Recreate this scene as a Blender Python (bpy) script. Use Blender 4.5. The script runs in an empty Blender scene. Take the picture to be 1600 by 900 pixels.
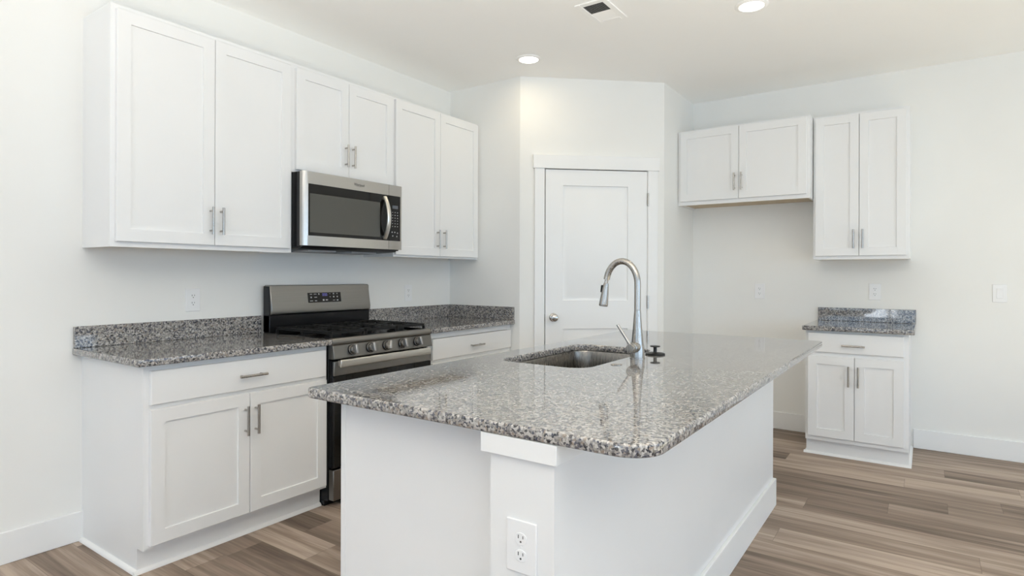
import bpy, bmesh, math
from mathutils import Vector, Matrix
PI = math.pi
sc = bpy.context.scene
COL = sc.collection

# ------------------------------------------------------------------ camera
H_CAM, CAM_Y, YAW, ROLL, F_PX, CY = 1.2413, -3.2316, 34.8115, 0.1874, 932.2455, 428.9135
cam_d = bpy.data.cameras.new('camera'); cam = bpy.data.objects.new('camera', cam_d); COL.objects.link(cam)
cam_d.sensor_width = 36; cam_d.lens = F_PX / 1600 * 36
cam_d.shift_y = (CY - 450) / 1600
cam_d.clip_start = 0.05
cam.matrix_world = (Matrix.Translation((0, CAM_Y, H_CAM)) @ Matrix.Rotation(math.radians(YAW - 90), 4, 'Z')
                    @ Matrix.Rotation(PI / 2, 4, 'X') @ Matrix.Rotation(math.radians(ROLL), 4, 'Z'))
sc.camera = cam

# ------------------------------------------------------------------ world, light, exposure
XR, YF, XL = 5.205, -8.0, -6.5          # right wall, wall behind the right side, wall behind the camera
CEIL = 2.742
sc.view_settings.view_transform = 'Standard'; sc.view_settings.look = 'None'
sc.view_settings.gamma = 1; sc.view_settings.use_curve_mapping = False
sc.view_settings.exposure = -1.34
sc.cycles.use_denoising = True
sc.cycles.max_bounces = 14; sc.cycles.diffuse_bounces = 8; sc.cycles.glossy_bounces = 6
sc.cycles.sample_clamp_indirect = 8
w = bpy.data.worlds.new('daylight'); sc.world = w; w.use_nodes = True
w.node_tree.nodes['Background'].inputs[0].default_value = (0.48, 0.72, 1.0, 1)
w.node_tree.nodes['Background'].inputs[1].default_value = 6.2

def area(name, loc, aim, sx, sy, power, col, spread=180):
    d = bpy.data.lights.new(name, 'AREA'); d.shape = 'RECTANGLE'; d.size = sx; d.size_y = sy
    d.energy = power; d.color = col; d.spread = math.radians(spread)
    o = bpy.data.objects.new(name, d); COL.objects.link(o); o.location = loc
    o.rotation_euler = Vector(aim).to_track_quat('-Z', 'Y').to_euler(); return o
DAY = (0.84, 0.92, 1.0)
PATIO = (-4.3, -0.7)     # patio door opening in the rear wall (y range)
WIN_REAR = (-7.4, -5.0)  # window in the rear wall
WIN_SIDE = (-4.6, 4.2)   # unseen side-wall windows, put in for soft light (x range)
# sunlit patio ground just outside the door
area('patio_daylight', (XL - .25, -1.72, .33), (1, 0, .05), 1.8, .58, 62, (.90, .95, 1))
area('side_window_fill', (sum(WIN_SIDE) / 2, YF - .25, 1.45), (0, 1, .15), WIN_SIDE[1] - WIN_SIDE[0], 1.7, 125, DAY)  # added fill lamp outside the unseen side windows
# added fill lights out of view, aimed up to brighten ceiling and walls
area('bounce_fill', (-.5, -3.9, .9), (0, 0, 1), 2.6, 1.8, 125, (1, .95, .82), 180)
area('bounce_fill', (-.5, -3.9, .85), (0.21, .17, 1), 2.6, 1.8, 380, (1, .955, .86), 120)
area('bounce_fill', (-2.0, -2.0, .3), (0, 0, 1), 2.4, 2.4, 45, (.97, .98, 1), 140)
area('bounce_fill', (2.9, -4.9, .3), (0, 0, 1), 3, 1.4, 80, (1, .93, .70), 180)

# ------------------------------------------------------------------ materials
def new_mat(name):
    m = bpy.data.materials.new(name); m.use_nodes = True
    return m, m.node_tree, m.node_tree.nodes['Principled BSDF']
def simple(name, col, rough=.5, metal=0, spec=.5, coat=0, emit=None, es=0):
    m, nt, b = new_mat(name)
    b.inputs['Base Color'].default_value = (*col, 1); b.inputs['Roughness'].default_value = rough
    b.inputs['Metallic'].default_value = metal; b.inputs['Specular IOR Level'].default_value = spec
    b.inputs['Coat Weight'].default_value = coat
    if emit: b.inputs['Emission Color'].default_value = (*emit, 1); b.inputs['Emission Strength'].default_value = es
    return m
def N(nt, t, **kw):
    n = nt.nodes.new(t)
    for k, v in kw.items(): setattr(n, k, v)
    return n
def ramp(nt, pts, interp='LINEAR'):
    r = N(nt, 'ShaderNodeValToRGB'); r.color_ramp.interpolation = interp
    e = r.color_ramp.elements
    while len(e) > 1: e.remove(e[-1])
    e[0].position = pts[0][0]; e[0].color = (*pts[0][1], 1)
    for p, c in pts[1:]:
        x = e.new(p); x.color = (*c, 1)
    return r
def painted(name, col, rough, bump=.06, scale=350):
    m, nt, b = new_mat(name)
    b.inputs['Roughness'].default_value = rough
    tc = N(nt, 'ShaderNodeNewGeometry')
    n1 = N(nt, 'ShaderNodeTexNoise'); n1.inputs['Scale'].default_value = 3.0; n1.inputs['Detail'].default_value = 3
    nt.links.new(tc.outputs['Position'], n1.inputs['Vector'])
    r = ramp(nt, [(.35, tuple(c * .985 for c in col)), (.65, col)])
    nt.links.new(n1.outputs['Fac'], r.inputs['Fac']); nt.links.new(r.outputs['Color'], b.inputs['Base Color'])
    n2 = N(nt, 'ShaderNodeTexNoise'); n2.inputs['Scale'].default_value = scale
    nt.links.new(tc.outputs['Position'], n2.inputs['Vector'])
    bp = N(nt, 'ShaderNodeBump'); bp.inputs['Strength'].default_value = bump; bp.inputs['Distance'].default_value = .0006
    nt.links.new(n2.outputs['Fac'], bp.inputs['Height']); nt.links.new(bp.outputs['Normal'], b.inputs['Normal'])
    return m
M_WALL = painted('wall_paint', (.855, .85, .822), .75)
M_CEIL = painted('ceiling_paint', (.96, .955, .94), .85, .1, 200)
M_TRIM = painted('trim_paint', (.88, .88, .87), .38, .02)
M_CAB = painted('cabinet_paint', (.835, .835, .83), .36, .02)
M_TAN = simple('raw_maple', (.52, .42, .29), .6)
M_PLATE = simple('outlet_plastic', (.86, .86, .86), .32)
M_SLOT = simple('slot_dark', (.03, .03, .03), .6)
M_BLACK = simple('black_enamel', (.007, .007, .008), .18, spec=.28)
M_GLASSK = simple('black_glass', (.006, .0055, .005), .04, spec=.32)
M_IRON = simple('cast_iron', (.009, .009, .009), .5, spec=.22)
M_PLASTK = simple('black_plastic', (.012, .012, .012), .4, spec=.3)
M_KEY = simple('key_print', (.38, .38, .38), .5)
M_LOGO = simple('logo_print', (.05, .05, .055), .4)
M_BLUE = simple('display_digits', (.1, .1, .3), .4, emit=(.25, .28, 1.0), es=.9)
M_DISP = simple('display_lens', (.10, .11, .13), .25)
M_LAMP = simple('lamp_diffuser', (.9, .9, .88), .5, emit=(1.0, .93, .82), es=14)
M_MICA = simple('grille_grey', (.35, .35, .36), .45)

def brushed(name, col, rough, direction='X', aniso=.6, streak=.10):
    m, nt, b = new_mat(name)
    b.inputs['Metallic'].default_value = 1; b.inputs['Anisotropic'].default_value = 0
    tc = N(nt, 'ShaderNodeTexCoord'); mp = N(nt, 'ShaderNodeMapping')
    s = {'X': (4, 500, 500), 'Y': (500, 4, 500), 'Z': (500, 500, 4)}[direction]
    mp.inputs['Scale'].default_value = s
    nt.links.new(tc.outputs['Object'], mp.inputs['Vector'])
    n = N(nt, 'ShaderNodeTexNoise'); n.inputs['Scale'].default_value = 1; n.inputs['Detail'].default_value = 2
    nt.links.new(mp.outputs['Vector'], n.inputs['Vector'])
    r = ramp(nt, [(.3, tuple(c * (1 - streak) for c in col)), (.7, col)])
    nt.links.new(n.outputs['Fac'], r.inputs['Fac']); nt.links.new(r.outputs['Color'], b.inputs['Base Color'])
    mr = N(nt, 'ShaderNodeMapRange'); mr.inputs['To Min'].default_value = rough * .85; mr.inputs['To Max'].default_value = rough * 1.15
    nt.links.new(n.outputs['Fac'], mr.inputs['Value']); nt.links.new(mr.outputs['Result'], b.inputs['Roughness'])
    return m
M_STEEL = brushed('brushed_stainless', (.27, .26, .245), .30)
M_STEELB = brushed('bright_stainless', (.50, .48, .45), .25)
M_STEELD = brushed('dark_stainless', (.20, .193, .182), .32)
M_GRIP = brushed('grip_steel', (.44, .43, .42), .34, 'Z')
M_HANDLE = brushed('handle_stainless', (.74, .72, .67), .30)
M_NICKEL = brushed('brushed_nickel', (.42, .40, .375), .27, 'Z', streak=.04)
M_SINK = brushed('sink_steel', (.27, .255, .235), .27, 'Z')
M_CHROME = simple('satin_nickel', (.50, .48, .455), .2, 1)

def granite():
    m, nt, b = new_mat('speckled_granite')
    g = N(nt, 'ShaderNodeNewGeometry')
    def vor(scale, seed):
        mp = N(nt, 'ShaderNodeMapping'); mp.inputs['Location'].default_value = (seed, seed * 1.7, seed * .6)
        nz = N(nt, 'ShaderNodeTexNoise'); nz.inputs['Scale'].default_value = scale * .8; nz.inputs['Detail'].default_value = 2
        nt.links.new(g.outputs['Position'], mp.inputs['Vector']); nt.links.new(mp.outputs['Vector'], nz.inputs['Vector'])
        mx = N(nt, 'ShaderNodeVectorMath', operation='MULTIPLY_ADD'); mx.inputs[1].default_value = (1.5 / scale,) * 3
        nt.links.new(nz.outputs['Color'], mx.inputs[0]); nt.links.new(mp.outputs['Vector'], mx.inputs[2])
        v = N(nt, 'ShaderNodeTexVoronoi'); v.inputs['Scale'].default_value = scale
        nt.links.new(mx.outputs['Vector'], v.inputs['Vector'])
        s = N(nt, 'ShaderNodeSeparateColor'); nt.links.new(v.outputs['Color'], s.inputs['Color'])
        return s
    s1 = vor(165, 3.1)
    r1 = ramp(nt, [(0, (.008, .010, .017)), (.17, (.050, .056, .082)), (.29, (.172, .168, .170)), (.42, (.282, .268, .252)), (.72, (.455, .438, .418)), (.94, (.235, .190, .155))], 'CONSTANT')
    nt.links.new(s1.outputs['Red'], r1.inputs['Fac'])
    s2 = vor(340, 9.4)
    r2 = ramp(nt, [(0, (.018, .020, .027)), (.26, (.20, .19, .182)), (.60, (.37, .352, .335))], 'CONSTANT')
    nt.links.new(s2.outputs['Red'], r2.inputs['Fac'])
    mix = N(nt, 'ShaderNodeMix', data_type='RGBA'); mix.inputs[0].default_value = .22
    nt.links.new(r1.outputs['Color'], mix.inputs[6]); nt.links.new(r2.outputs['Color'], mix.inputs[7])
    nt.links.new(mix.outputs[2], b.inputs['Base Color'])
    b.inputs['Roughness'].default_value = .06
    b.inputs['Specular IOR Level'].default_value = .5
    b.inputs['Coat Weight'].default_value = .45; b.inputs['Coat Roughness'].default_value = .03; b.inputs['Coat IOR'].default_value = 1.5
    return m
M_GRAN = granite()

def plank_floor():
    m, nt, b = new_mat('grey_brown_planks')
    g = N(nt, 'ShaderNodeNewGeometry'); sp = N(nt, 'ShaderNodeSeparateXYZ'); nt.links.new(g.outputs['Position'], sp.inputs[0])
    def mth(op, a, bb=None, c=None):
        n = N(nt, 'ShaderNodeMath', operation=op)
        for i, v in enumerate((a, bb, c)):
            if v is None: continue
            if isinstance(v, (int, float)): n.inputs[i].default_value = v
            else: nt.links.new(v, n.inputs[i])
        return n.outputs[0]
    W, L = .172, 1.22
    xr = mth('DIVIDE', mth('ADD', sp.outputs['X'], .107), W)
    row = mth('FLOOR', xr); fx = mth('FRACT', xr)
    wn = N(nt, 'ShaderNodeTexWhiteNoise', noise_dimensions='1D'); nt.links.new(row, wn.inputs['W'])
    yr = mth('ADD', mth('DIVIDE', sp.outputs['Y'], L), mth('MULTIPLY', wn.outputs['Value'], 7.0))
    idx = mth('FLOOR', yr); fy = mth('FRACT', yr)
    cv = N(nt, 'ShaderNodeCombineXYZ'); nt.links.new(row, cv.inputs[0]); nt.links.new(idx, cv.inputs[1])
    wn2 = N(nt, 'ShaderNodeTexWhiteNoise', noise_dimensions='2D'); nt.links.new(cv.outputs[0], wn2.inputs['Vector'])
    # grain coordinates: stretched along the plank, shifted plank by plank
    def grain(sx, sy, detail, k):
        c = N(nt, 'ShaderNodeCombineXYZ')
        nt.links.new(mth('MULTIPLY', sp.outputs['X'], sx), c.inputs[0])
        nt.links.new(mth('MULTIPLY', sp.outputs['Y'], sy), c.inputs[1])
        nt.links.new(mth('MULTIPLY', wn2.outputs['Value'], k), c.inputs[2])
        n = N(nt, 'ShaderNodeTexNoise'); n.inputs['Scale'].default_value = 1; n.inputs['Detail'].default_value = detail
        n.inputs['Roughness'].default_value = .6; n.inputs['Distortion'].default_value = .5
        nt.links.new(c.outputs[0], n.inputs['Vector']); return n.outputs['Fac']
    broad = grain(16, .9, 3, 40); fine = grain(110, 3.5, 4, 90)
    t = mth('ADD', mth('MULTIPLY', wn2.outputs['Value'], .30), mth('ADD', mth('MULTIPLY', broad, .75), mth('MULTIPLY', fine, .30)))
    r = ramp(nt, [(.40, (.082, .058, .045)), (.54, (.160, .120, .093)), (.70, (.265, .205, .163)), (.88, (.44, .355, .29))])
    nt.links.new(t, r.inputs['Fac'])
    ex = mth('MULTIPLY', mth('MINIMUM', fx, mth('SUBTRACT', 1, fx)), W)
    ey = mth('MULTIPLY', mth('MINIMUM', fy, mth('SUBTRACT', 1, fy)), L)
    edge = mth('MINIMUM', ex, ey)
    gap = mth('LESS_THAN', edge, .0011)
    mix = N(nt, 'ShaderNodeMix', data_type='RGBA'); nt.links.new(mth('MULTIPLY', gap, .45), mix.inputs[0])
    nt.links.new(r.outputs['Color'], mix.inputs[6]); mix.inputs[7].default_value = (.05, .037, .03, 1)
    nt.links.new(mix.outputs[2], b.inputs['Base Color'])
    mr = N(nt, 'ShaderNodeMapRange'); mr.inputs['To Min'].default_value = .5; mr.inputs['To Max'].default_value = .65; b.inputs['Specular IOR Level'].default_value = .28
    nt.links.new(fine, mr.inputs['Value']); nt.links.new(mr.outputs['Result'], b.inputs['Roughness'])
    bp = N(nt, 'ShaderNodeBump'); bp.inputs['Strength'].default_value = .12; bp.inputs['Distance'].default_value = .001
    nt.links.new(fine, bp.inputs['Height']); nt.links.new(bp.outputs['Normal'], b.inputs['Normal'])
    return m
M_FLOOR = plank_floor()

def mesh_window():
    m, nt, b = new_mat('microwave_window')
    tc = N(nt, 'ShaderNodeTexCoord'); v = N(nt, 'ShaderNodeTexVoronoi'); v.inputs['Scale'].default_value = 330
    v.inputs['Randomness'].default_value = 0
    nt.links.new(tc.outputs['Object'], v.inputs['Vector'])
    r = ramp(nt, [(.25, (.012, .012, .011)), (.4, (.075, .075, .066))]); nt.links.new(v.outputs['Distance'], r.inputs['Fac'])
    b.inputs['Specular IOR Level'].default_value = .4
    nt.links.new(r.outputs['Color'], b.inputs['Base Color']); b.inputs['Roughness'].default_value = .1
    return m
M_MESHW = mesh_window()

# ------------------------------------------------------------------ mesh helpers
class MB:
    def __init__(s): s.bm = bmesh.new()
    def face(s, pts): return s.bm.faces.new([s.bm.verts.new(p) for p in pts])
    def box(s, x0, x1, y0, y1, z0, z1, mat=0):
        v = [s.bm.verts.new((x, y, z)) for x in (x0, x1) for y in (y0, y1) for z in (z0, z1)]
        for f in ((0, 1, 3, 2), (4, 6, 7, 5), (0, 4, 5, 1), (2, 3, 7, 6), (0, 2, 6, 4), (1, 5, 7, 3)):
            fc = s.bm.faces.new([v[i] for i in f]); fc.material_index = mat
        return s
    def rings(s, rings, cap0=True, cap1=True, closed=True, mat=0):
        vs = [[s.bm.verts.new(p) for p in r] for r in rings]
        n = len(vs[0])
        for a, b in zip(vs, vs[1:]):
            for i in range(n if closed else n - 1):
                j = (i + 1) % n
                f = s.bm.faces.new((a[i], a[j], b[j], b[i])); f.smooth = True; f.material_index = mat
        if cap0: s.bm.faces.new(vs[0][::-1]).material_index = mat
        if cap1: s.bm.faces.new(vs[-1]).material_index = mat
        return s
    def lathe(s, prof, c=(0, 0, 0), axis='z', n=32, cap0=True, cap1=True):
        rs = []
        for r, h in prof:
            ring = []
            for i in range(n):
                a = 2 * PI * i / n; p = (r * math.cos(a), r * math.sin(a), h)
                if axis == 'x': p = (p[2], p[0], p[1])
                elif axis == 'y': p = (p[1], p[2], p[0])
                ring.append((p[0] + c[0], p[1] + c[1], p[2] + c[2]))
            rs.append(ring)
        return s.rings(rs, cap0, cap1)
    def tube(s, path, rad, n=16, cap=True):
        P = [Vector(p) for p in path]; rs = []
        rad = rad if isinstance(rad, (list, tuple)) else [rad] * len(P)
        up = None
        for i, p in enumerate(P):
            t = (P[min(i + 1, len(P) - 1)] - P[max(i - 1, 0)]).normalized()
            if up is None:
                up = t.orthogonal().normalized()
            else:
                up = (up - t * up.dot(t)).normalized()
            sd = t.cross(up)
            rs.append([tuple(p + up * (rad[i] * math.cos(2 * PI * k / n)) + sd * (rad[i] * math.sin(2 * PI * k / n))) for k in range(n)])
        return s.rings(rs, cap, cap)
    def prism(s, poly, a0, a1, axis='x'):
        # poly of (u, v): axis x -> (y, z), axis y -> (x, z), axis z -> (x, y)
        def P(u, v, a): return {'x': (a, u, v), 'y': (u, a, v), 'z': (u, v, a)}[axis]
        A = [s.bm.verts.new(P(u, v, a0)) for u, v in poly]; B = [s.bm.verts.new(P(u, v, a1)) for u, v in poly]
        n = len(poly)
        for i in range(n): s.bm.faces.new((A[i], A[(i + 1) % n], B[(i + 1) % n], B[i]))
        s.bm.faces.new(A[::-1]); s.bm.faces.new(B)
        return s
    def build(s, name, mats, parent=None, bevel=0, seg=2, loc=None, rz=0):
        bmesh.ops.recalc_face_normals(s.bm, faces=s.bm.faces)
        me = bpy.data.meshes.new(name); s.bm.to_mesh(me); s.bm.free()
        for m in (mats if isinstance(mats, (list, tuple)) else [mats]): me.materials.append(m)
        me.set_sharp_from_angle(angle=math.radians(40))
        o = bpy.data.objects.new(name, me); COL.objects.link(o)
        if parent: o.parent = parent
        if loc: o.location = loc
        o.rotation_euler.z = rz
        if bevel:
            b = o.modifiers.new('bevel', 'BEVEL'); b.width = bevel; b.segments = seg; b.limit_method = 'ANGLE'
            b.angle_limit = math.radians(40); b.harden_normals = False
        return o
def tag(o, label=None, cat=None, group=None, kind=None):
    if label: o['label'] = label
    if cat: o['category'] = cat
    if group: o['group'] = group
    if kind: o['kind'] = kind
    return o
def thing(name, label, cat, loc=(0, 0, 0), rz=0, group=None):
    o = bpy.data.objects.new(name, None); COL.objects.link(o); o.empty_display_size = .1
    o.location = loc; o.rotation_euler.z = rz
    return tag(o, label, cat, group)
def struct(o): return tag(o, kind='structure')
def copy_tree(o, parent=None):
    c = o.copy(); COL.objects.link(c); c.parent = parent
    for ch in list(o.children): copy_tree(ch, c)
    return c
def rrect(x0, x1, y0, y1, r, n=8):
    r = r if isinstance(r, (list, tuple)) else [r] * 4
    pts = []
    for (cx, cy, a0), rr in zip(((x1, y1, 0), (x0, y1, 90), (x0, y0, 180), (x1, y0, 270)), r):
        sx = -1 if cx == x1 else 1; sy = -1 if cy == y1 else 1
        for k in range(n + 1):
            a = math.radians(a0 + 90 * k / n)
            pts.append((cx + sx * rr + rr * math.cos(a), cy + sy * rr + rr * math.sin(a)))
    return pts
def text_mesh(body, size, name, mat, parent, loc, rot, extrude=.0004, align='CENTER'):
    cu = bpy.data.curves.new(name, 'FONT'); cu.body = body; cu.size = size; cu.extrude = extrude
    cu.align_x = align; cu.align_y = 'CENTER'; cu.resolution_u = 4
    t = bpy.data.objects.new('tmp', cu); COL.objects.link(t)
    bpy.context.view_layer.update()
    me = bpy.data.meshes.new_from_object(t.evaluated_get(bpy.context.evaluated_depsgraph_get()))
    bpy.data.objects.remove(t)
    o = bpy.data.objects.new(name, me); COL.objects.link(o); me.materials.clear(); me.materials.append(mat)
    o.parent = parent; o.location = loc; o.rotation_euler = rot
    return o

# ------------------------------------------------------------------ room shell
PX, PA, PB = 3.75, (3.742, -.70), (4.50, -1.545)     # pantry corner
T = .12
struct(MB().box(XL - T, XR + T, YF - T, T, -.1, 0).build('floor', M_FLOOR))
struct(MB().box(XL - T, XR + T, YF - T, T, CEIL, CEIL + .1).build('ceiling', M_CEIL))
struct(MB().box(XL - T, XR + T, 0, T, 0, CEIL).build('wall_left', M_WALL))
struct(MB().box(XR, XR + T, YF - T, 0, 0, CEIL).build('wall_right', M_WALL))
def wall_with_holes(name, horiz, u0, u1, a0, a1, holes):
    # horiz 'x': wall runs along x, thickness a0..a1 in y ; 'y': runs along y
    m = MB()
    def bx(p, q, z0, z1):
        if q - p < 1e-4 or z1 - z0 < 1e-4: return
        m.box(p, q, a0, a1, z0, z1) if horiz == 'x' else m.box(a0, a1, p, q, z0, z1)
    u = u0
    for (h0, h1, z0, z1) in sorted(holes):
        bx(u, h0, 0, CEIL); bx(h0, h1, 0, z0); bx(h0, h1, z1, CEIL); u = h1
    bx(u, u1, 0, CEIL)
    return struct(m.build(name, M_WALL))
wall_with_holes('wall_rear', 'y', YF - T, 0, XL - T, XL, [(PATIO[0], PATIO[1], .012, 2.15), (WIN_REAR[0], WIN_REAR[1], .75, 2.25)])
wall_with_holes('wall_side', 'x', XL, XR, YF - T, YF, [(WIN_SIDE[0], WIN_SIDE[1], .6, 2.3)])
def window_frame(name, horiz, p, q, a, z0, z1, bars):
    m = MB(); t = .05
    def bx(u0, u1, w0, w1):
        m.box(u0, u1, a - .04, a + .04, w0, w1) if horiz == 'x' else m.box(a - .04, a + .04, u0, u1, w0, w1)
    bx(p, q, z0, z0 + t); bx(p, q, z1 - t, z1); bx(p, p + t, z0 + t, z1 - t); bx(q - t, q, z0 + t, z1 - t)
    for k in range(1, bars):
        u = p + (q - p) * k / bars; bx(u - .045, u + .045, z0 + t, z1 - t)
    return struct(m.build(name, M_TRIM))
window_frame('window_1', 'y', PATIO[0], PATIO[1], XL - T / 2, .012, 2.15, 2)
window_frame('window_2', 'y', WIN_REAR[0], WIN_REAR[1], XL - T / 2, .75, 2.25, 2)
window_frame('window_3', 'x', WIN_SIDE[0], WIN_SIDE[1], YF - T / 2, .6, 2.3, 4)  # unseen window, added to let in even light

# pantry in the corner: two short returns and a diagonal wall with the door
struct(MB().prism([(PX, 0), (PA[0], PA[1]), (PA[0] + .10, PA[1] - .05 + .05), (PX + .10, 0)], 0, CEIL, 'z').build('wall_pantry_left', M_WALL))
struct(MB().prism([(PB[0], PB[1]), (XR, PB[1]), (XR, PB[1] + .10), (PB[0] + .02, PB[1] + .10)], 0, CEIL, 'z').build('wall_pantry_right', M_WALL))
dv = Vector((PB[0] - PA[0], PB[1] - PA[1])); DL = dv.length; DA = math.atan2(dv.y, dv.x)
m = MB()
m.prism([(0, 0), (.16, 0), (.16, .10), (.045, .10)], 0, CEIL, 'z')
m.prism([(1.025, 0), (DL, 0), (DL - .045, .10), (1.025, .10)], 0, CEIL, 'z')
m.box(.16, 1.025, 0, .10, 2.075, CEIL)
struct(m.build('wall_pantry_front', M_WALL, loc=(*PA, 0), rz=DA))

BBH = .137
def baseboard(name, p, q, nrm, h=BBH, t=.014):
    p, q, nrm = Vector(p), Vector(q), Vector(nrm).normalized()
    m = MB(); a, b, c, d = p, q, q + nrm * t, p + nrm * t
    m.prism([a[:], b[:], c[:], d[:]], 0, h, 'z')
    return struct(m.build(name, M_TRIM, bevel=.003))
baseboard('baseboard_left', (XL, 0), (1.148, 0), (0, -1))
baseboard('baseboard_right', (XR, -3.155), (XR, YF), (-1, 0))
baseboard('baseboard_fridge', (XR, PB[1] - .014), (XR, -2.528), (-1, 0))
baseboard('baseboard_pantry', (PB[0] + .01, PB[1]), (XR, PB[1]), (0, -1))

# pantry door, its casing and hardware (local frame: x along the wall, -y into the room)
trim = MB()
trim.box(.112, .186, -.018, 0, 0, 2.048); trim.box(1.002, 1.080, -.018, 0, 0, 2.048)
trim.box(.100, 1.092, -.024, 0, 2.048, 2.150)
trim.box(.160, .190, -.012, .10, 0, 2.048); trim.box(.998, 1.025, -.012, .10, 0, 2.048); trim.box(.160, 1.025, -.012, .10, 2.050, 2.075)
struct(trim.build('trim_1', M_TRIM, loc=(*PA, 0), rz=DA, bevel=.002))

def panel_slab(m, x0, x1, yb, yf, z0, z1, openings, prof, ch=.0015, mat=0):
    """A slab whose front (at y = yf < yb) carries recessed panels. prof: list of (inset, depth) steps."""
    v = m.bm.verts.new; f = m.bm.faces.new
    def loop(a0, a1, c0, c1, y): return [v((a0, y, c0)), v((a1, y, c0)), v((a1, y, c1)), v((a0, y, c1))]
    B = loop(x0, x1, z0, z1, yb); S = loop(x0, x1, z0, z1, yf + ch)
    f(B)
    for i in range(4): f((B[i], B[(i + 1) % 4], S[(i + 1) % 4], S[i]))
    X0, X1, Z0, Z1 = x0 + ch, x1 - ch, z0 + ch, z1 - ch
    O = loop(X0, X1, Z0, Z1, yf)
    for i in range(4): f((S[i], S[(i + 1) % 4], O[(i + 1) % 4], O[i]))
    def quad(a0, a1, c0, c1): f([v((a0, yf, c0)), v((a1, yf, c0)), v((a1, yf, c1)), v((a0, yf, c1))])
    if not openings:
        quad(X0, X1, Z0, Z1); return m
    a0, a1 = openings[0][0], openings[0][1]
    quad(X0, a0, Z0, Z1); quad(a1, X1, Z0, Z1)
    z = Z0
    for (p0, p1, c0, c1) in openings:
        quad(a0, a1, z, c0); z = c1
        prev = loop(p0, p1, c0, c1, yf)
        for ins, dep in prof:
            cur = loop(p0 + ins, p1 - ins, c0 + ins, c1 - ins, yf + dep)
            for i in range(4): f((prev[i], prev[(i + 1) % 4], cur[(i + 1) % 4], cur[i]))
            prev = cur
        f(prev)
    quad(a0, a1, z, Z1)
    return m
m = MB()
DPROF = [(.003, .009), (.013, .0105), (.019, .0105), (.046, .003)]
panel_slab(m, .1960, .9960, .025, -.010, .012, 2.0425, [(.330, .842, .235, .828), (.330, .842, 1.044, 1.922)], DPROF)
door = m.build('door_1', M_TRIM, loc=(*PA, 0), rz=DA)
struct(door)
kn = MB().lathe([(.0, 0), (.031, 0), (.032, .004), (.026, .009), (.013, .012), (.011, .030), (.020, .036), (.0275, .046), (.0285, .056), (.024, .066), (.012, .071), (.0, .072)],
                (.258, 0, .916), 'y', 28).build('knob', M_CHROME, door)
for vtx in kn.data.vertices: vtx.co.y = -.010 - vtx.co.y
kn.data.flip_normals()
kn['label'] = 'round satin nickel door knob'
for z in (.21, 1.03, 1.825):
    h = MB().box(.9962, 1.0015, -.0150, .010, z - .048, z + .048).tube([(1.0005, -.0215, z - .05), (1.0005, -.0215, z + .05)], .0058, 10).build('hinge', M_CHROME, door)
st = MB().box(.1945, .1965, -.006, .018, .885, .945).build('latch_plate', M_CHROME, door)

# ------------------------------------------------------------------ cabinets (local: x along the run, -y out of the wall, back at y=0)
RECESS = [(.0012, .0085)]
def bar_pull(parent, c, length, vert, y0):
    """bar handle standing off a front face at y0"""
    m = MB(); r = .0062; st = .030; L = length / 2
    if vert:
        m.lathe([(r, -L), (r, L)], (c[0], y0 - st, c[1]), 'z', 14)
        for s in (-1, 1): m.lathe([(.0048, y0 - st), (.0048, y0)], (c[0], 0, c[1] + s * (L - .019)), 'y', 10)
    else:
        m.lathe([(r, -L), (r, L)], (c[0], y0 - st, c[1]), 'x', 14)
        for s in (-1, 1): m.lathe([(.0048, y0 - st), (.0048, y0)], (c[0] + s * (L - .019), 0, c[1]), 'y', 10)
    o = m.build('handle', M_NICKEL, parent)
    o['label'] = 'brushed nickel bar handle'
    return o
def shaker(parent, x0, x1, z0, z1, yf, stile=.056, pull=None, plen=.136):
    m = MB(); panel_slab(m, x0, x1, yf + .0195, yf, z0, z1, [(x0 + stile, x1 - stile, z0 + stile, z1 - stile)], RECESS)
    d = m.build('door', M_CAB, parent)
    if pull: bar_pull(d, pull, plen, True, yf)
    return d
def drawer_front(parent, x0, x1, z0, z1, yf, pull):
    m = MB(); panel_slab(m, x0, x1, yf + .0195, yf, z0, z1, [], [], .003)
    d = m.build('drawer', M_CAB, parent); bar_pull(d, pull, .136, False, yf); return d
def upper(label, loc, rz, W, H, D, doors, group=None, tan=True):
    """D = depth to the face frame. doors: list of (x0,x1,z0,z1,pull)"""
    r = thing('wall_cabinet', label, 'cabinet', loc, rz, group)
    m = MB()
    m.box(0, .016, -D + .019, 0, .0, H); m.box(W - .016, W, -D + .019, 0, .0, H)
    m.box(.016, W - .016, -D + .019, 0, H - .016, H); m.box(.016, W - .016, -.008, 0, .02, H - .016)
    m.build('carcass', M_CAB, r)
    m = MB(); s = .040
    m.box(0, s, -D, -D + .019, 0, H); m.box(W - s, W, -D, -D + .019, 0, H)
    m.box(s, W - s, -D, -D + .019, 0, s); m.box(s, W - s, -D, -D + .019, H - s, H)
    m.build('face_frame', M_CAB, r)
    m = MB().box(.016, W - .016, -D + .019, -.001, .014, .026)
    b = m.build('bottom_panel', M_TAN, r); b['label'] = 'bare tan wood underside'
    for d in doors: shaker(r, d[0], d[1], d[2], d[3], -D - .0200, pull=d[4])
    return r
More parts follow.
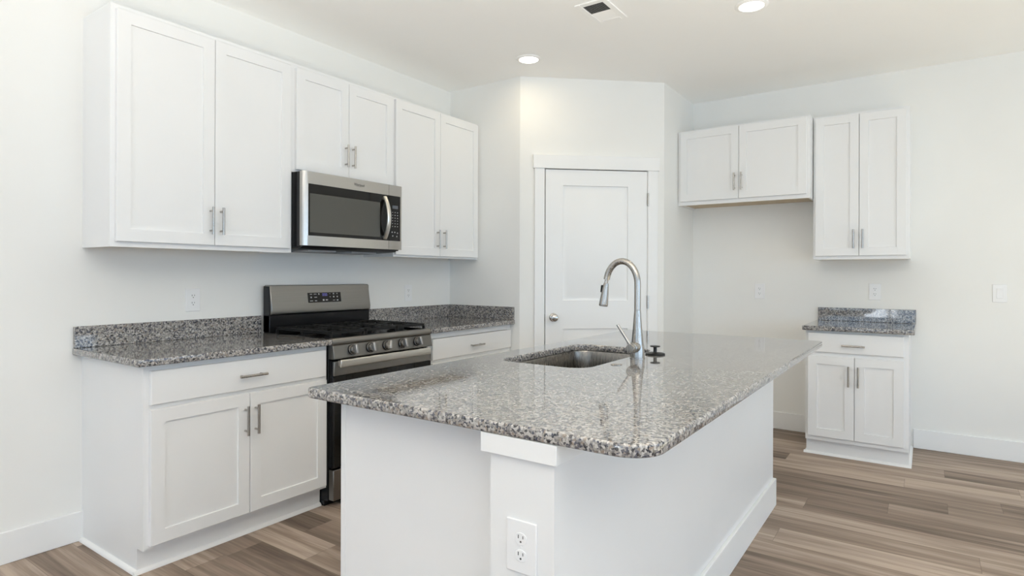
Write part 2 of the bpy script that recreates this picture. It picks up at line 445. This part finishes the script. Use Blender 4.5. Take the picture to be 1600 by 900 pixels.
def base(label, loc, rz, W, D, split, draw, doors, toe=(.052, .105), H=.8645, shoe=(True, True), group=None):
    r = thing('base_cabinet', label, 'cabinet', loc, rz, group)
    td, th = toe
    m = MB()
    for x0, x1 in ((0, .017), (W - .017, W)):
        m.prism([(0, 0), (-D + td + .019, 0), (-D + td + .019, th), (-D + .019, th), (-D + .019, H), (0, H)], x0, x1, 'x')
    m.box(.017, W - .017, -.008, 0, th, H); m.box(.017, W - .017, -D + .019, -.008, th, th + .016)
    m.build('carcass', M_CAB, r)
    m = MB(); s = .040
    m.box(0, s, -D, -D + .019, th, H); m.box(W - s, W, -D, -D + .019, th, H)
    m.box(s, W - s, -D, -D + .019, th, th + s); m.box(s, W - s, -D, -D + .019, H - s, H)
    if split: m.box(s, W - s, -D, -D + .019, split - .02, split + .02)
    m.build('face_frame', M_CAB, r)
    m = MB().box(0, W, -D + td, -D + td + .0185, 0, th); m.build('toe_kick', M_CAB, r)
    # quarter-round shoe moulding along the toe and the open side
    q = [(0, 0)] + [(.016 * math.cos(a), .016 * math.sin(a)) for a in [PI / 2 * k / 5 for k in range(6)]]
    m = MB(); e = .016
    m.prism([(-D + td - u, v_) for u, v_ in q], -(e if shoe[0] else 0), W + (e if shoe[1] else 0), 'x')
    if shoe[0]: m.prism([(-u, v_) for u, v_ in q], -D + td, -.016, 'y')
    if shoe[1]: m.prism([(W + u, v_) for u, v_ in q], -D + td, -.016, 'y')
    m.build('shoe_molding', M_TRIM, r)
    for d in draw: drawer_front(r, *d[:4], -D - .0200, d[4])
    for d in doors: shaker(r, d[0], d[1], d[2], d[3], -D - .0200, pull=d[4])
    return r

UB, UT, UD = 1.359, 2.431, .290
GU = None
def dd(x0, xm, x1, z0, z1, zp, hx0, hx1, g=.0015):
    return [(x0, xm - g, z0, z1, (hx0, zp)), (xm + g, x1, z0, z1, (hx1, zp))]
upper('tall two-door white wall cabinet farthest left, over the stretch of counter left of the range',
      (1.140, 0, UB), 0, .910, UT - UB, UD, dd(.020, .460, .893, .024, UT - UB - .022, .144, .437, .489))
upper('short two-door white wall cabinet right above the microwave',
      (2.050, 0, 1.818), 0, .782, UT - 1.818, UD, dd(.020, .391, .760, .014, UT - 1.818 - .022, .142, .363, .417))
upper('tall two-door white wall cabinet right of the microwave, against the pantry wall',
      (2.832, 0, UB), 0, .914, UT - UB, UD, dd(.006, .450, .896, .014, UT - UB - .014, .136, .415, .485))
# counter-height cabinets beside the range
base('white base cabinet with one wide drawer and two doors left of the range', (1.140, 0, 0), 0, .903, .610, .69,
     [(.021, .888, .700, .840, (.460, .767))], dd(.021, .457, .892, .122, .681, .5595, .431, .483), shoe=(True, False))
base('white base cabinet with a wide drawer right of the range, partly hidden by the island', (2.826, 0, 0), 0, .920, .610, .68,
     [(.028, .909, .686, .822, (.470, .749))], dd(.028, .469, .909, .122, .665, .545, .443, .495), shoe=(False, False))
# right wall (rotated -90 deg: local x runs towards -y)
RZ = -PI / 2
upper('wide short white wall cabinet high over the empty refrigerator space', (XR, -1.5475, 1.8095), RZ, .984, .606, .3905,
      dd(.024, .484, .960, .030, .592, .158, .456, .508))
upper('tall narrow two-door white wall cabinet at the right end, above the small counter', (XR, -2.5365, 1.359), RZ, .598, 1.056, .2745,
      dd(.015, .296, .578, .026, 1.040, .145, .263, .320))
base('narrow white base cabinet with one drawer and two doors alone against the right wall', (XR, -2.538, 0), RZ, .600, .610, .70,
     [(.017, .573, .716, .848, (.291, .770))], dd(.017, .298, .575, .136, .690, .5645, .265, .321), toe=(.040, .105))

# ------------------------------------------------------------------ countertops
CT, CB = .895, .865
def slab(name, label, pts, hole=None, bevel=.005, extra=None):
    cu = bpy.data.curves.new(name, 'CURVE'); cu.dimensions = '2D'; cu.fill_mode = 'BOTH'
    for loop in [pts] + ([hole] if hole else []):
        s = cu.splines.new('POLY'); s.points.add(len(loop) - 1); s.use_cyclic_u = True
        for p, q in zip(s.points, loop): p.co = (q[0], q[1], 0, 1)
    cu.extrude = (CT - CB) / 2 - bevel; cu.bevel_depth = bevel; cu.bevel_resolution = 2; cu.offset = -bevel
    t = bpy.data.objects.new('tmp', cu); COL.objects.link(t); bpy.context.view_layer.update()
    me = bpy.data.meshes.new_from_object(t.evaluated_get(bpy.context.evaluated_depsgraph_get()))
    bpy.data.objects.remove(t)
    me.name = name; me.materials.clear(); me.materials.append(M_GRAN)
    for p in me.polygons: p.material_index = 0
    me.set_sharp_from_angle(angle=math.radians(35))
    o = bpy.data.objects.new(name, me); COL.objects.link(o); o.location = (0, 0, (CT + CB) / 2)
    return tag(o, label, 'countertop')
def splash(parent, boxes):
    dz = parent.location.z
    for b in boxes:
        MB().box(*b[:4], CT - dz, .995 - dz).build('backsplash', M_GRAN, parent, bevel=.0025)
c = slab('countertop', 'speckled grey granite countertop left of the range with low backsplash', rrect(1.100, 2.043, -.6586, -.001, [.002, .002, .006, .002], 3))
splash(c, [(1.103, 2.041, -.021, -.001)])
c = slab('countertop', 'speckled grey granite countertop right of the range wrapping the pantry corner', rrect(2.809, 3.742, -.6586, -.001, .002, 2))
splash(c, [(2.811, 3.742, -.021, -.001), (3.721, 3.741, -.655, -.0215)])
c = slab('countertop', 'small speckled grey granite countertop on the lone cabinet at the right wall', rrect(XR - .6586, XR - .001, -3.170, -2.522, [.002, .002, .004, .004], 3))
splash(c, [(XR - .021, XR - .001, -3.168, -2.535)])
SX0, SX1, SY0, SY1 = 1.950, 2.650, -2.196, -1.800
IX0, IX1, IY0, IY1 = 1.131, 3.530, -2.782, -1.675
slab('island_countertop', 'large speckled granite island top with rounded corners and a sink cutout',
     rrect(IX0, IX1, IY0, IY1, [.03, .03, .085, .035], 10), rrect(SX0, SX1, SY0, SY1, .075, 10)[::-1], .006)

# ------------------------------------------------------------------ island body
isl = thing('kitchen_island', 'white kitchen island base with panelled end and long plain side under granite top', 'island', (1.145, -2.552, 0))
ox, oy = 1.145, -2.552
KW = .177                     # thickness of the stub wall carrying the overhang
WX1 = 3.452 - ox
MB().box(0, WX1, 0, KW, 0, CB - .0005).build('stub_wall', M_CAB, isl)
m = MB(); p = .012
z0, z1 = .818, CB - .0005
m.prism([(-p, -p), (WX1 + p, -p), (WX1 + p, KW), (WX1, KW), (WX1, 0), (0, 0), (0, KW + .022), (-p, KW + .022)], z0, z1, 'z')
m.build('cap_trim', M_TRIM, isl, bevel=.0015)
m = MB(); t = .015
m.prism([(-t, -t), (WX1 + t, -t), (WX1 + t, KW), (WX1, KW), (WX1, 0), (0, 0), (0, KW), (-t, KW)], 0, .145, 'z')
m.build('baseboard', M_TRIM, isl, bevel=.003)
cx0, cx1 = .080, WX1 - .01
cy1 = -1.735 - oy             # face of the cabinet boxes towards the range
m = MB()
m.prism([(KW, 0), (cy1 - .06, 0), (cy1 - .06, .105), (cy1 - .02, .105), (cy1 - .02, CB - .001), (KW, CB - .001)], cx0, cx0 + .018, 'x')
m.prism([(KW, 0), (cy1 - .06, 0), (cy1 - .06, .105), (cy1 - .02, .105), (cy1 - .02, CB - .001), (KW, CB - .001)], cx1 - .018, cx1, 'x')
m.box(cx0 + .018, cx1 - .018, KW, KW + .01, .105, CB - .02); m.box(cx0 + .018, cx1 - .018, KW, cy1 - .03, .105, .121)
m.build('end_panels', M_CAB, isl)
m = MB()
m.box(cx0 - .002, cx1, cy1 - .02, cy1, .105, .145); m.box(cx0 - .002, cx1, cy1 - .02, cy1, CB - .041, CB - .001)
for x in (cx0 - .002, .72, 1.55, cx1 - .04): m.box(x, x + .04, cy1 - .02, cy1, .145, CB - .041)
m.build('face_frame', M_CAB, isl)
MB().box(cx0, cx1, cy1 - .078, cy1 - .0605, 0, .105).build('toe_kick', M_CAB, isl)
# plain fronts on the working side (out of sight of the photograph)
for a, b in ((.100, .400), (.404, .735), (.745, 1.15), (1.154, 1.565), (1.575, 1.92), (1.924, 2.27)):
    m = MB(); panel_slab(m, -b, -a, .0195, 0, .125, .845, [(-b + .056, -a - .056, .181, .789)], RECESS)
    d = m.build('door', M_CAB, isl); d.location = (0, cy1 + .0205, 0); d.rotation_euler.z = PI

# ------------------------------------------------------------------ sink, faucet, stopper
sk = thing('kitchen_sink', 'brushed stainless undermount sink bowl set in the island top', 'sink', (2.30, -1.998, CB - .0025))
def ring(g, z, r): return [(x - 2.30, y + 1.998, z) for x, y in rrect(SX0 - g, SX1 + g, SY0 - g, SY1 + g, r, 10)]
m = MB()
m.rings([ring(.022, -.0005, .095), ring(.003, -.0005, .078), ring(.002, -.004, .077), ring(-.002, -.10, .076), ring(-.005, -.185, .075), ring(-.009, -.205, .075), ring(-.018, -.219, .07),
         ring(-.035, -.226, .055), ring(-.10, -.229, .04), ring(-.17, -.231, .02)], cap0=False, cap1=True)
bw = m.build('bowl', M_SINK, sk)
so = bw.modifiers.new('gauge', 'SOLIDIFY'); so.thickness = .0015; so.offset = -1
MB().lathe([(0, -.2305), (.055, -.2305), (.055, -.2255), (.046, -.2255), (.038, -.2290), (0, -.2290)], (0, 0, 0), 'z', 32).build('drain', M_CHROME, sk)

FX, FY = 2.338, -2.243
fc = thing('kitchen_faucet', 'tall brushed nickel gooseneck faucet with pull-down head beside the sink', 'faucet', (FX, FY, CT))
m = MB().lathe([(0, 0), (.0315, 0), (.0315, .003), (.0295, .004), (.0292, .036), (.0270, .052), (.0240, .070), (.0212, .100), (.0176, .140), (.0150, .175), (.0136, .1985), (.0130, .1990), (.0130, .2000), (0, .2003)], n=40)
m.build('body', M_NICKEL, fc)
path = [(0, 0, .2008), (0, 0, .25), (0, 0, .30)]
AR, AH = .0715, .098
for k in range(1, 25):
    a = math.radians(k * 7.0)
    path.append((0, AR - AR * math.cos(a), .306 + AH * math.sin(a)))
endp = Vector(path[-1]); tdir = (Vector(path[-1]) - Vector(path[-2])).normalized()
MB().tube(path, .0134, 24).build('spout', M_NICKEL, fc)
hd = Vector((0, .135, -1.0)).normalized()
p0 = endp + hd * .001
prof = [(0, .0078), (.015, .0078), (.0155, .0104), (.0205, .0112), (.021, .0118), (.050, .0146), (.085, .0176), (.105, .0192), (.112, .0194), (.1145, .0184), (.115, .011)]
MB().tube([tuple(p0 + hd * t_) for t_, r_ in prof], [r_ for t_, r_ in prof], 28).build('spray_head', M_NICKEL, fc)
q = p0 + hd * .040
bt = MB().box(-.006, .006, .0, .010, -.016, .016).build('spray_button', M_PLASTK, fc, bevel=.003)
bt.location = (q.x, q.y + .011, q.z); bt.rotation_euler.x = .10
hub = MB().lathe([(0, .0), (.0215, .0), (.0220, -.020), (.0220, -.056), (.0208, -.0575), (.0180, -.058), (.0178, -.0765), (.0168, -.0785), (0, -.0785)], (0, 0, .047), 'x', 32)
hub.build('valve', M_NICKEL, fc)
MB().tube([(-.060, .006, .060), (-.063, .034, .102), (-.066, .060, .141)], [.0062, .0060, .0056], 14).build('lever', M_GRIP, fc)

stp = thing('sink_stopper', 'black round sink stopper with a knob lying right of the faucet', 'stopper', (2.487, -2.262, CT))
MB().lathe([(0, 0), (.040, 0), (.0425, .002), (.0425, .005), (.036, .008), (.016, .010), (0, .010)], n=36).build('disc', M_PLASTK, stp)
MB().lathe([(0, .0095), (.0085, .0095), (.0075, .014), (.0075, .032), (.021, .034), (.022, .036), (.021, .0385), (0, .0395)], n=30).build('knob', M_PLASTK, stp)
hc = MB().lathe([(0, 0), (.0225, 0), (.0225, .0015), (.019, .0035), (.008, .0042), (0, .0042)], n=32).build('sink_hole_cover', M_NICKEL, loc=(2.118, -2.250, CT))
tag(hc, 'small flat round metal cap in the granite between sink and faucet', 'cap')

# ------------------------------------------------------------------ range
RX0, RW = 2.0475, .757
rg = thing('gas_range', 'stainless and black gas range with five knobs between the counters', 'range', (RX0, 0, 0))
m = MB()
m.box(0, RW, -.622, -.028, .03, .868)                       # body
m.box(.0, RW, -.59, -.50, 0, .03); m.box(0, RW, -.12, -.04, 0, .03)
m.build('body', M_BLACK, rg, bevel=.002)
m = MB()                                                     # cooktop pan with raised rim
m.box(-.0, RW, -.628, -.085, .868, .884); m.box(0, .012, -.628, -.085, .884, .897); m.box(RW - .012, RW, -.628, -.085, .884, .897)
m.box(.012, RW - .012, -.11, -.085, .884, .897)
m.build('cooktop', M_BLACK, rg, bevel=.003)
# backguard: black riser and sloped stainless console
MB().box(0, RW, -.088, -.030, .868, .998).build('back_riser', M_BLACK, rg, bevel=.004)
m = MB().prism([(-.030, .998), (-.086, .998), (-.104, 1.003), (-.106, 1.028), (-.082, 1.172), (-.030, 1.174)], .004, RW - .004, 'x')
m.build('console', M_STEEL, rg, bevel=.003)
for x in (0, RW - .004):
    MB().prism([(-.028, .90), (-.082, .90), (-.088, 1.0), (-.080, 1.165), (-.028, 1.168)], x, x + .004, 'x').build('console_end', M_BLACK, rg)
# display on the sloped console face: slope from (y -.106,z 1.028) to (-.082,1.172)
sl = math.atan2(.024, .144)
def on_console(o, x, z):
    o.location = (x, -.106 + (z - 1.028) * .024 / .144 - .0008, z); o.rotation_euler.x = -sl; return o
dp = on_console(MB().box(-.126, .126, -.0012, .002, -.031, .031).build('control_panel', M_GLASSK, rg, bevel=.001), .383, 1.093)
m = MB()
for x, z, ww, hh in ((-.103, .022, .018, .004), (-.072, .022, .02, .004), (-.044, .022, .010, .009), (-.103, .002, .010, .009), (-.070, .002, .02, .005), (-.103, -.020, .022, .004),
                     (-.070, -.020, .016, .005), (-.012, -.017, .012, .010), (.012, -.017, .016, .007), (.040, .022, .010, .002), (.040, .002, .010, .003), (.068, .022, .010, .008),
                     (.096, .022, .008, .006), (.068, .002, .010, .008), (.096, .002, .009, .008), (.068, -.020, .016, .003), (.096, -.020, .012, .007)):
    MB().box(x - ww / 2, x + ww / 2, -.0018, -.001, z - hh / 2, z + hh / 2).build('key_mark', M_KEY, dp)
for x in (-.013, 0, .013):
    m = MB()
    for a in ((-.004, .004, .0065, .0078), (-.004, .004, -.0078, -.0065), (-.0045, -.0033, -.0065, .0065), (.0033, .0045, -.0065, .0065)):
        m.box(x + a[0], x + a[1], -.0018, -.001, .017 + a[2], .017 + a[3])
    m.build('clock_digit', M_BLUE, dp)
# front: lip, knob panel, oven door, drawer
m = MB().prism([(-.622, .842), (-.655, .862), (-.660, .872), (-.656, .893), (-.650, .898), (-.622, .898)], .0, RW, 'x')
m.build('front_lip', M_STEEL, rg, bevel=.002)
m = MB().prism([(-.622, .788), (-.668, .788), (-.671, .792), (-.657, .860), (-.622, .862)], .0, RW, 'x')
m.build('knob_panel', M_STEELD, rg, bevel=.0015)
for i, kx in enumerate((2.173, 2.300, 2.423, 2.548, 2.674)):
    k = bpy.data.objects.new('knob', None)
    m = MB()
    m.lathe([(0, 0), (.0265, 0), (.0265, -.004), (.0235, -.005), (.0215, -.020), (.0190, -.023), (0, -.0235)], n=30, axis='y')
    k = m.build('knob', M_STEELD, rg); k.location = (kx - RX0, -.6645, .829); k.rotation_euler.x = math.radians(-11)
    m = MB().box(-.0075, .0075, -.041, -.018, -.0245, .0245)
    g = m.build('grip', M_GRIP, k, bevel=.003); g.rotation_euler.y = (0, 0, .22, -.04, -.10)[i]
    MB().lathe([(.0268, .001), (.0295, .001), (.0295, -.003), (.0268, -.003)], n=30, axis='y', cap0=False, cap1=False).build('ring', M_BLACK, k)
m = MB(); m.box(.004, RW - .004, -.652, -.622, .208, .776)
od = m.build('oven_door', M_BLACK, rg, bevel=.003)
MB().box(.004, RW - .004, -.666, -.652, .700, .776).build('top_band', M_STEEL, od, bevel=.003)
MB().box(.006, RW - .006, -.664, -.652, .212, .6985).build('glass', M_GLASSK, od, bevel=.002)
m = MB(); hx0, hx1 = .024, .716
prof = [(-.6895, .744), (-.6965, .748), (-.6985, .765), (-.6965, .783), (-.6895, .787), (-.685, .783), (-.683, .765), (-.685, .748)]
m.prism(prof, hx0, hx1, 'x')
for x in (hx0 + .004, hx1 - .030): m.box(x, x + .026, -.686, -.664, .750, .781)
m.build('handle', M_HANDLE, od, bevel=.002)
MB().box(.004, RW - .004, -.662, -.622, .038, .200).build('storage_drawer', M_STEEL, rg, bevel=.003)
# cast-iron grates and burners
def grate(x0, x1):
    m = MB(); zt, zb = .931, .917; y0, y1 = -.615, -.135; b_ = .0055
    def bar(xa, ya, xb, yb, z0=zb, z1=zt):
        d = Vector((xb - xa, yb - ya)); n = Vector((-d.y, d.x)).normalized() * b_
        m.prism([(xa + n.x, ya + n.y), (xb + n.x, yb + n.y), (xb - n.x, yb - n.y), (xa - n.x, ya - n.y)], z0, z1, 'z')
    bar(x0, y0, x1, y0); bar(x0, y1, x1, y1); bar(x0, y0, x0, y1); bar(x1, y0, x1, y1)
    ym = (y0 + y1) / 2; xm = (x0 + x1) / 2
    bar(x0, ym, x1, ym)
    for k in (1, 2, 3, 5, 6, 7):
        y = y0 + (y1 - y0) * k / 8
        g = .30 if k in (2, 6) else .38
        bar(x0, y, x0 + (x1 - x0) * g, y); bar(x1, y, x1 - (x1 - x0) * g, y)
    bar(xm, y0, xm, y0 + .075); bar(xm, y1, xm, y1 - .075); bar(xm, ym - .06, xm, ym + .06)
    for x in (x0, x1):
        for y in (y0, ym, y1): m.box(x - .006, x + .006, y - .006, y + .006, .8835, zb)
    return m.build('grate', M_IRON, rg)
gw = (RW - .024) / 3
for k in range(3): grate(.012 + .008 + k * gw, .012 + (k + 1) * gw - .008)
for bx_, by_, br in ((.135, -.255, .036), (.135, -.495, .042), (RW / 2, -.375, .046), (RW - .135, -.255, .033), (RW - .135, -.495, .042)):
    MB().lathe([(0, .8835), (br * 1.5, .8835), (br * 1.4, .889), (br * 1.05, .891), (br * 1.05, .900), (br, .902), (br, .908), (br * .9, .911), (0, .911)], (bx_, by_, 0), n=28).build('burner', M_IRON, rg)

# ------------------------------------------------------------------ microwave
MX0, MW = 2.0525, .758
mw = thing('microwave_oven', 'stainless over-the-range microwave with curved handle under the short cabinet', 'microwave', (MX0, 0, 1.390))
MH = 1.8155 - 1.390
MB().box(0, MW, -.362, -.001, .004, MH - .001).build('body', M_BLACK, mw, bevel=.002)
yf = -.398
# door: one stainless frame with the black glass and the mesh window let in
dx1 = 2.690 - MX0
m = MB()
m.prism([(0, -.363), (0, -.383), (.008, -.392), (.030, yf), (dx1 - .001, yf), (dx1 - .001, -.363)], .010, .066, 'z')
m.prism([(0, -.363), (0, -.383), (.008, -.392), (.030, yf), (dx1 - .001, yf), (dx1 - .001, -.363)], .357, MH, 'z')
m.prism([(0, -.363), (0, -.383), (.008, -.392), (.030, yf), (.030, -.363)], .066, .357, 'z')
dr = m.build('door', M_STEELB, mw)
MB().box(.030, dx1 - .001, yf - .0002, -.363, .0662, .3568).build('door_glass', M_GLASSK, dr)
MB().box(.040, 2.615 - MX0, yf - .0010, yf, .085, .303).build('window', M_MESHW, dr)
hx = 2.650 - MX0
pth = []
for k in range(17):
    t_ = k / 16; a = (t_ - .5) * 2
    pth.append((hx + .004 * a * a - .002, yf - .006 - .044 * (1 - a * a), .075 + t_ * .268))
rs = []
for i, p in enumerate(pth):
    t = (Vector(pth[min(i + 1, 16)]) - Vector(pth[max(i - 1, 0)])).normalized(); nn = Vector((0, -t.z, t.y)).normalized(); 
    if nn.y > 0: nn = -nn
    P = Vector(p); hw = .0145
    rs.append([tuple(P + Vector((u * hw, 0, 0)) + nn * v_ * .006) for u, v_ in ((-1, -1), (-1, .2), (-.7, .8), (0, 1.05), (.7, .8), (1, .2), (1, -1))])
m = MB().rings(rs); m.box(hx - .011, hx + .011, yf - .010, yf, .075, .095); m.box(hx - .011, hx + .011, yf - .010, yf, .323, .343)
m.build('handle', M_HANDLE, dr)
lg = text_mesh('Whirlpool', .0235, 'brand_mark', M_LOGO, dr, (2.447 - MX0, yf - .0003, .392), (PI / 2, 0, 0))
lg.data.transform(Matrix.Diagonal((.82, 1, 1, 1)))
m = MB()
sw = [(.030 * math.cos(math.radians(a)), .0085 * math.sin(math.radians(a))) for a in range(200, 345, 8)]
m.tube([(x, y - .002, 0) for x, y in sw], .0005, 6); m.build('swoosh', M_LOGO, lg)
# control side
m = MB()
m.prism([(dx1 + .001, -.363), (dx1 + .001, yf), (MW - .020, yf), (MW - .004, -.394), (MW, -.386), (MW, -.363)], .010, .066, 'z')
m.prism([(dx1 + .001, -.363), (dx1 + .001, yf), (MW - .020, yf), (MW - .004, -.394), (MW, -.386), (MW, -.363)], .357, MH, 'z')
m.prism([(MW - .020, -.363), (MW - .020, yf), (MW - .004, -.394), (MW, -.386), (MW, -.363)], .066, .357, 'z')
cp = m.build('control_panel', M_STEELB, mw)
MB().box(dx1 + .001, MW - .020, yf - .0002, -.363, .0662, .3568).build('panel_glass', M_GLASSK, cp)
MB().box(2.720 - MX0, 2.770 - MX0, yf - .0008, yf, .274, .295).build('display', M_DISP, cp)
rows = [.250, .232, .214, .196, .178, .160]
for r_, z in enumerate(rows):
    for c_, x in enumerate((2.722, 2.744, 2.766)):
        x -= MX0; s_ = .0035 if r_ < 3 else .0028
        MB().box(x - s_, x + s_, yf - .0007, yf, z - .0025, z + .0025).build('key', M_KEY, cp)
for x, z in ((2.718, .122), (2.742, .122), (2.766, .118), (2.724, .098), (2.760, .096)):
    MB().lathe([(0, 0), (.0045, 0), (.0045, -.0006), (0, -.0006)], (x - MX0, yf, z), 'y', 10).build('key', M_KEY, cp)
# underside: sloping black grille with a lamp lens
m = MB().prism([(-.385, .010), (-.360, -.006), (-.10, -.016), (-.02, -.016), (-.02, .004), (-.362, .010)], .004, MW - .03, 'x')
u = m.build('grille', M_PLASTK, mw)
MB().box(.10, .30, -.30, -.16, -.0185, -.010).build('vent_filter', M_MICA, u); MB().box(.42, .62, -.30, -.16, -.0185, -.010).build('vent_filter', M_MICA, u)

# ------------------------------------------------------------------ outlets and switch (local: plate on y=0, facing -y)
def outlet(label, loc, rz, kind='outlet', w_=.076, h_=.122):
    r = thing('wall_outlet' if kind == 'outlet' else 'light_switch', label, kind, loc, rz, 'wall outlets' if kind == 'outlet' else None)
    m = MB()
    m.prism([(-w_ / 2, -h_ / 2), (w_ / 2, -h_ / 2), (w_ / 2, h_ / 2), (-w_ / 2, h_ / 2)], -.0055, -.0002, 'y')
    m.build('plate', M_PLATE, r, bevel=.0025, seg=3)
    if kind == 'outlet':
        for s in (-1, 1):
            zc = s * .0195
            pts = []
            for k in range(24):
                a = 2 * PI * k / 24; pts.append((max(-.0145, min(.0145, .0172 * math.cos(a))), zc + .0140 * math.sin(a)))
            rc = MB().prism(pts, -.0072, -.0050, 'y').build('receptacle', M_PLATE, r, bevel=.0006)
            mm = MB()
            mm.box(-.0075, -.0052, -.00745, -.007, zc + .0005, zc + .0085); mm.box(.0052, .0072, -.00745, -.007, zc + .001, zc + .0080)
            mm.lathe([(0, -.00745), (.0025, -.00745), (.0025, -.007), (0, -.007)], (0, 0, zc - .0065), 'y', 10)
            mm.build('slots', M_SLOT, rc)
        MB().lathe([(0, -.0068), (.0028, -.0062), (.0028, -.005), (0, -.005)], (0, 0, 0), 'y', 12).build('screw', M_PLATE, r)
    else:
        MB().box(-.0175, .0175, -.0068, -.005, -.0345, .0345).build('bezel', M_PLATE, r, bevel=.001)
        MB().prism([(-.0068, -.032), (-.0100, -.032), (-.0072, .0), (-.0110, .032), (-.0068, .032)], -.0155, .0155, 'x').build('rocker', M_PLATE, r)
    return r
outlet('white duplex outlet on the wall above the counter left of the range', (1.649, 0, 1.100), 0)
outlet('white duplex outlet on the wall above the counter right of the range', (3.266, 0, 1.098), 0)
outlet('white duplex outlet on the bare wall of the refrigerator space', (XR, -2.101, 1.111), RZ)
outlet('white duplex outlet between the right wall cabinet and the small counter', (XR, -2.914, 1.121), RZ)
outlet('white rocker light switch alone on the wall at far right', (XR, -3.637, 1.124), RZ, 'switch')
outlet('white duplex outlet low on the near end of the island', (1.145, -2.467, .614), RZ, w_=.083)

# ------------------------------------------------------------------ ceiling: recessed lights and air register
for (x, y, lb) in ((3.472, -.953, 'round recessed ceiling light in front of the pantry door'), (3.478, -2.428, 'round recessed ceiling light at top right, over the island')):
    r = thing('ceiling_light', lb, 'light', (x, y, CEIL), 0, 'recessed ceiling lights')
    t_ = MB().lathe([(.066, -.0005), (.088, -.0005), (.088, -.003), (.080, -.008), (.068, -.0095), (.066, -.008)], n=48, cap0=False, cap1=False).build('trim_ring', M_CEIL, r)
    MB().lathe([(0, -.0075), (.066, -.0075), (.066, -.001), (0, -.001)], n=40).build('diffuser', M_LAMP, r)
    d = bpy.data.lights.new('lamp', 'AREA'); d.shape = 'DISK'; d.size = .12; d.energy = 4.3; d.color = (1.0, .825, .53)
    o = bpy.data.objects.new('lamp', d); COL.objects.link(o); o.parent = r; o.location = (0, 0, -.012)
vr = thing('ceiling_vent', 'white metal air register in the ceiling at top middle', 'vent', (3.076, -1.706, CEIL))
m = MB(); vx, vy, gx, gy = .148, .095, .112, .062
m.box(-vx, vx, -vy, -gy, -.007, -.0002); m.box(-vx, vx, gy, vy, -.007, -.0002); m.box(-vx, -gx, -gy, gy, -.007, -.0002); m.box(gx, vx, -gy, gy, -.007, -.0002)
m.build('frame', M_CEIL, vr, bevel=.003)
MB().box(-gx, gx, -gy, gy, -.0012, -.0002).build('duct_opening', M_SLOT, vr)
for k in range(20):
    x = -gx + (k + .5) * 2 * gx / 20
    a = math.radians(-42 if k >= 10 else 42); h_ = .0052
    m = MB()
    m.prism([(x - h_ * math.sin(a) - .0004, -.0068 + h_ - h_ * math.cos(a) - .0), (x - h_ * math.sin(a) + .0004, -.0068 + h_ - h_ * math.cos(a)),
             (x + h_ * math.sin(a) + .0004, -.0066 + h_ + h_ * math.cos(a) * .0 + .0002 + h_ * .0 + .0), (x + h_ * math.sin(a) - .0004, -.0066 + h_)], -gy, gy, 'y')
    m.build('louver', M_CEIL, vr)
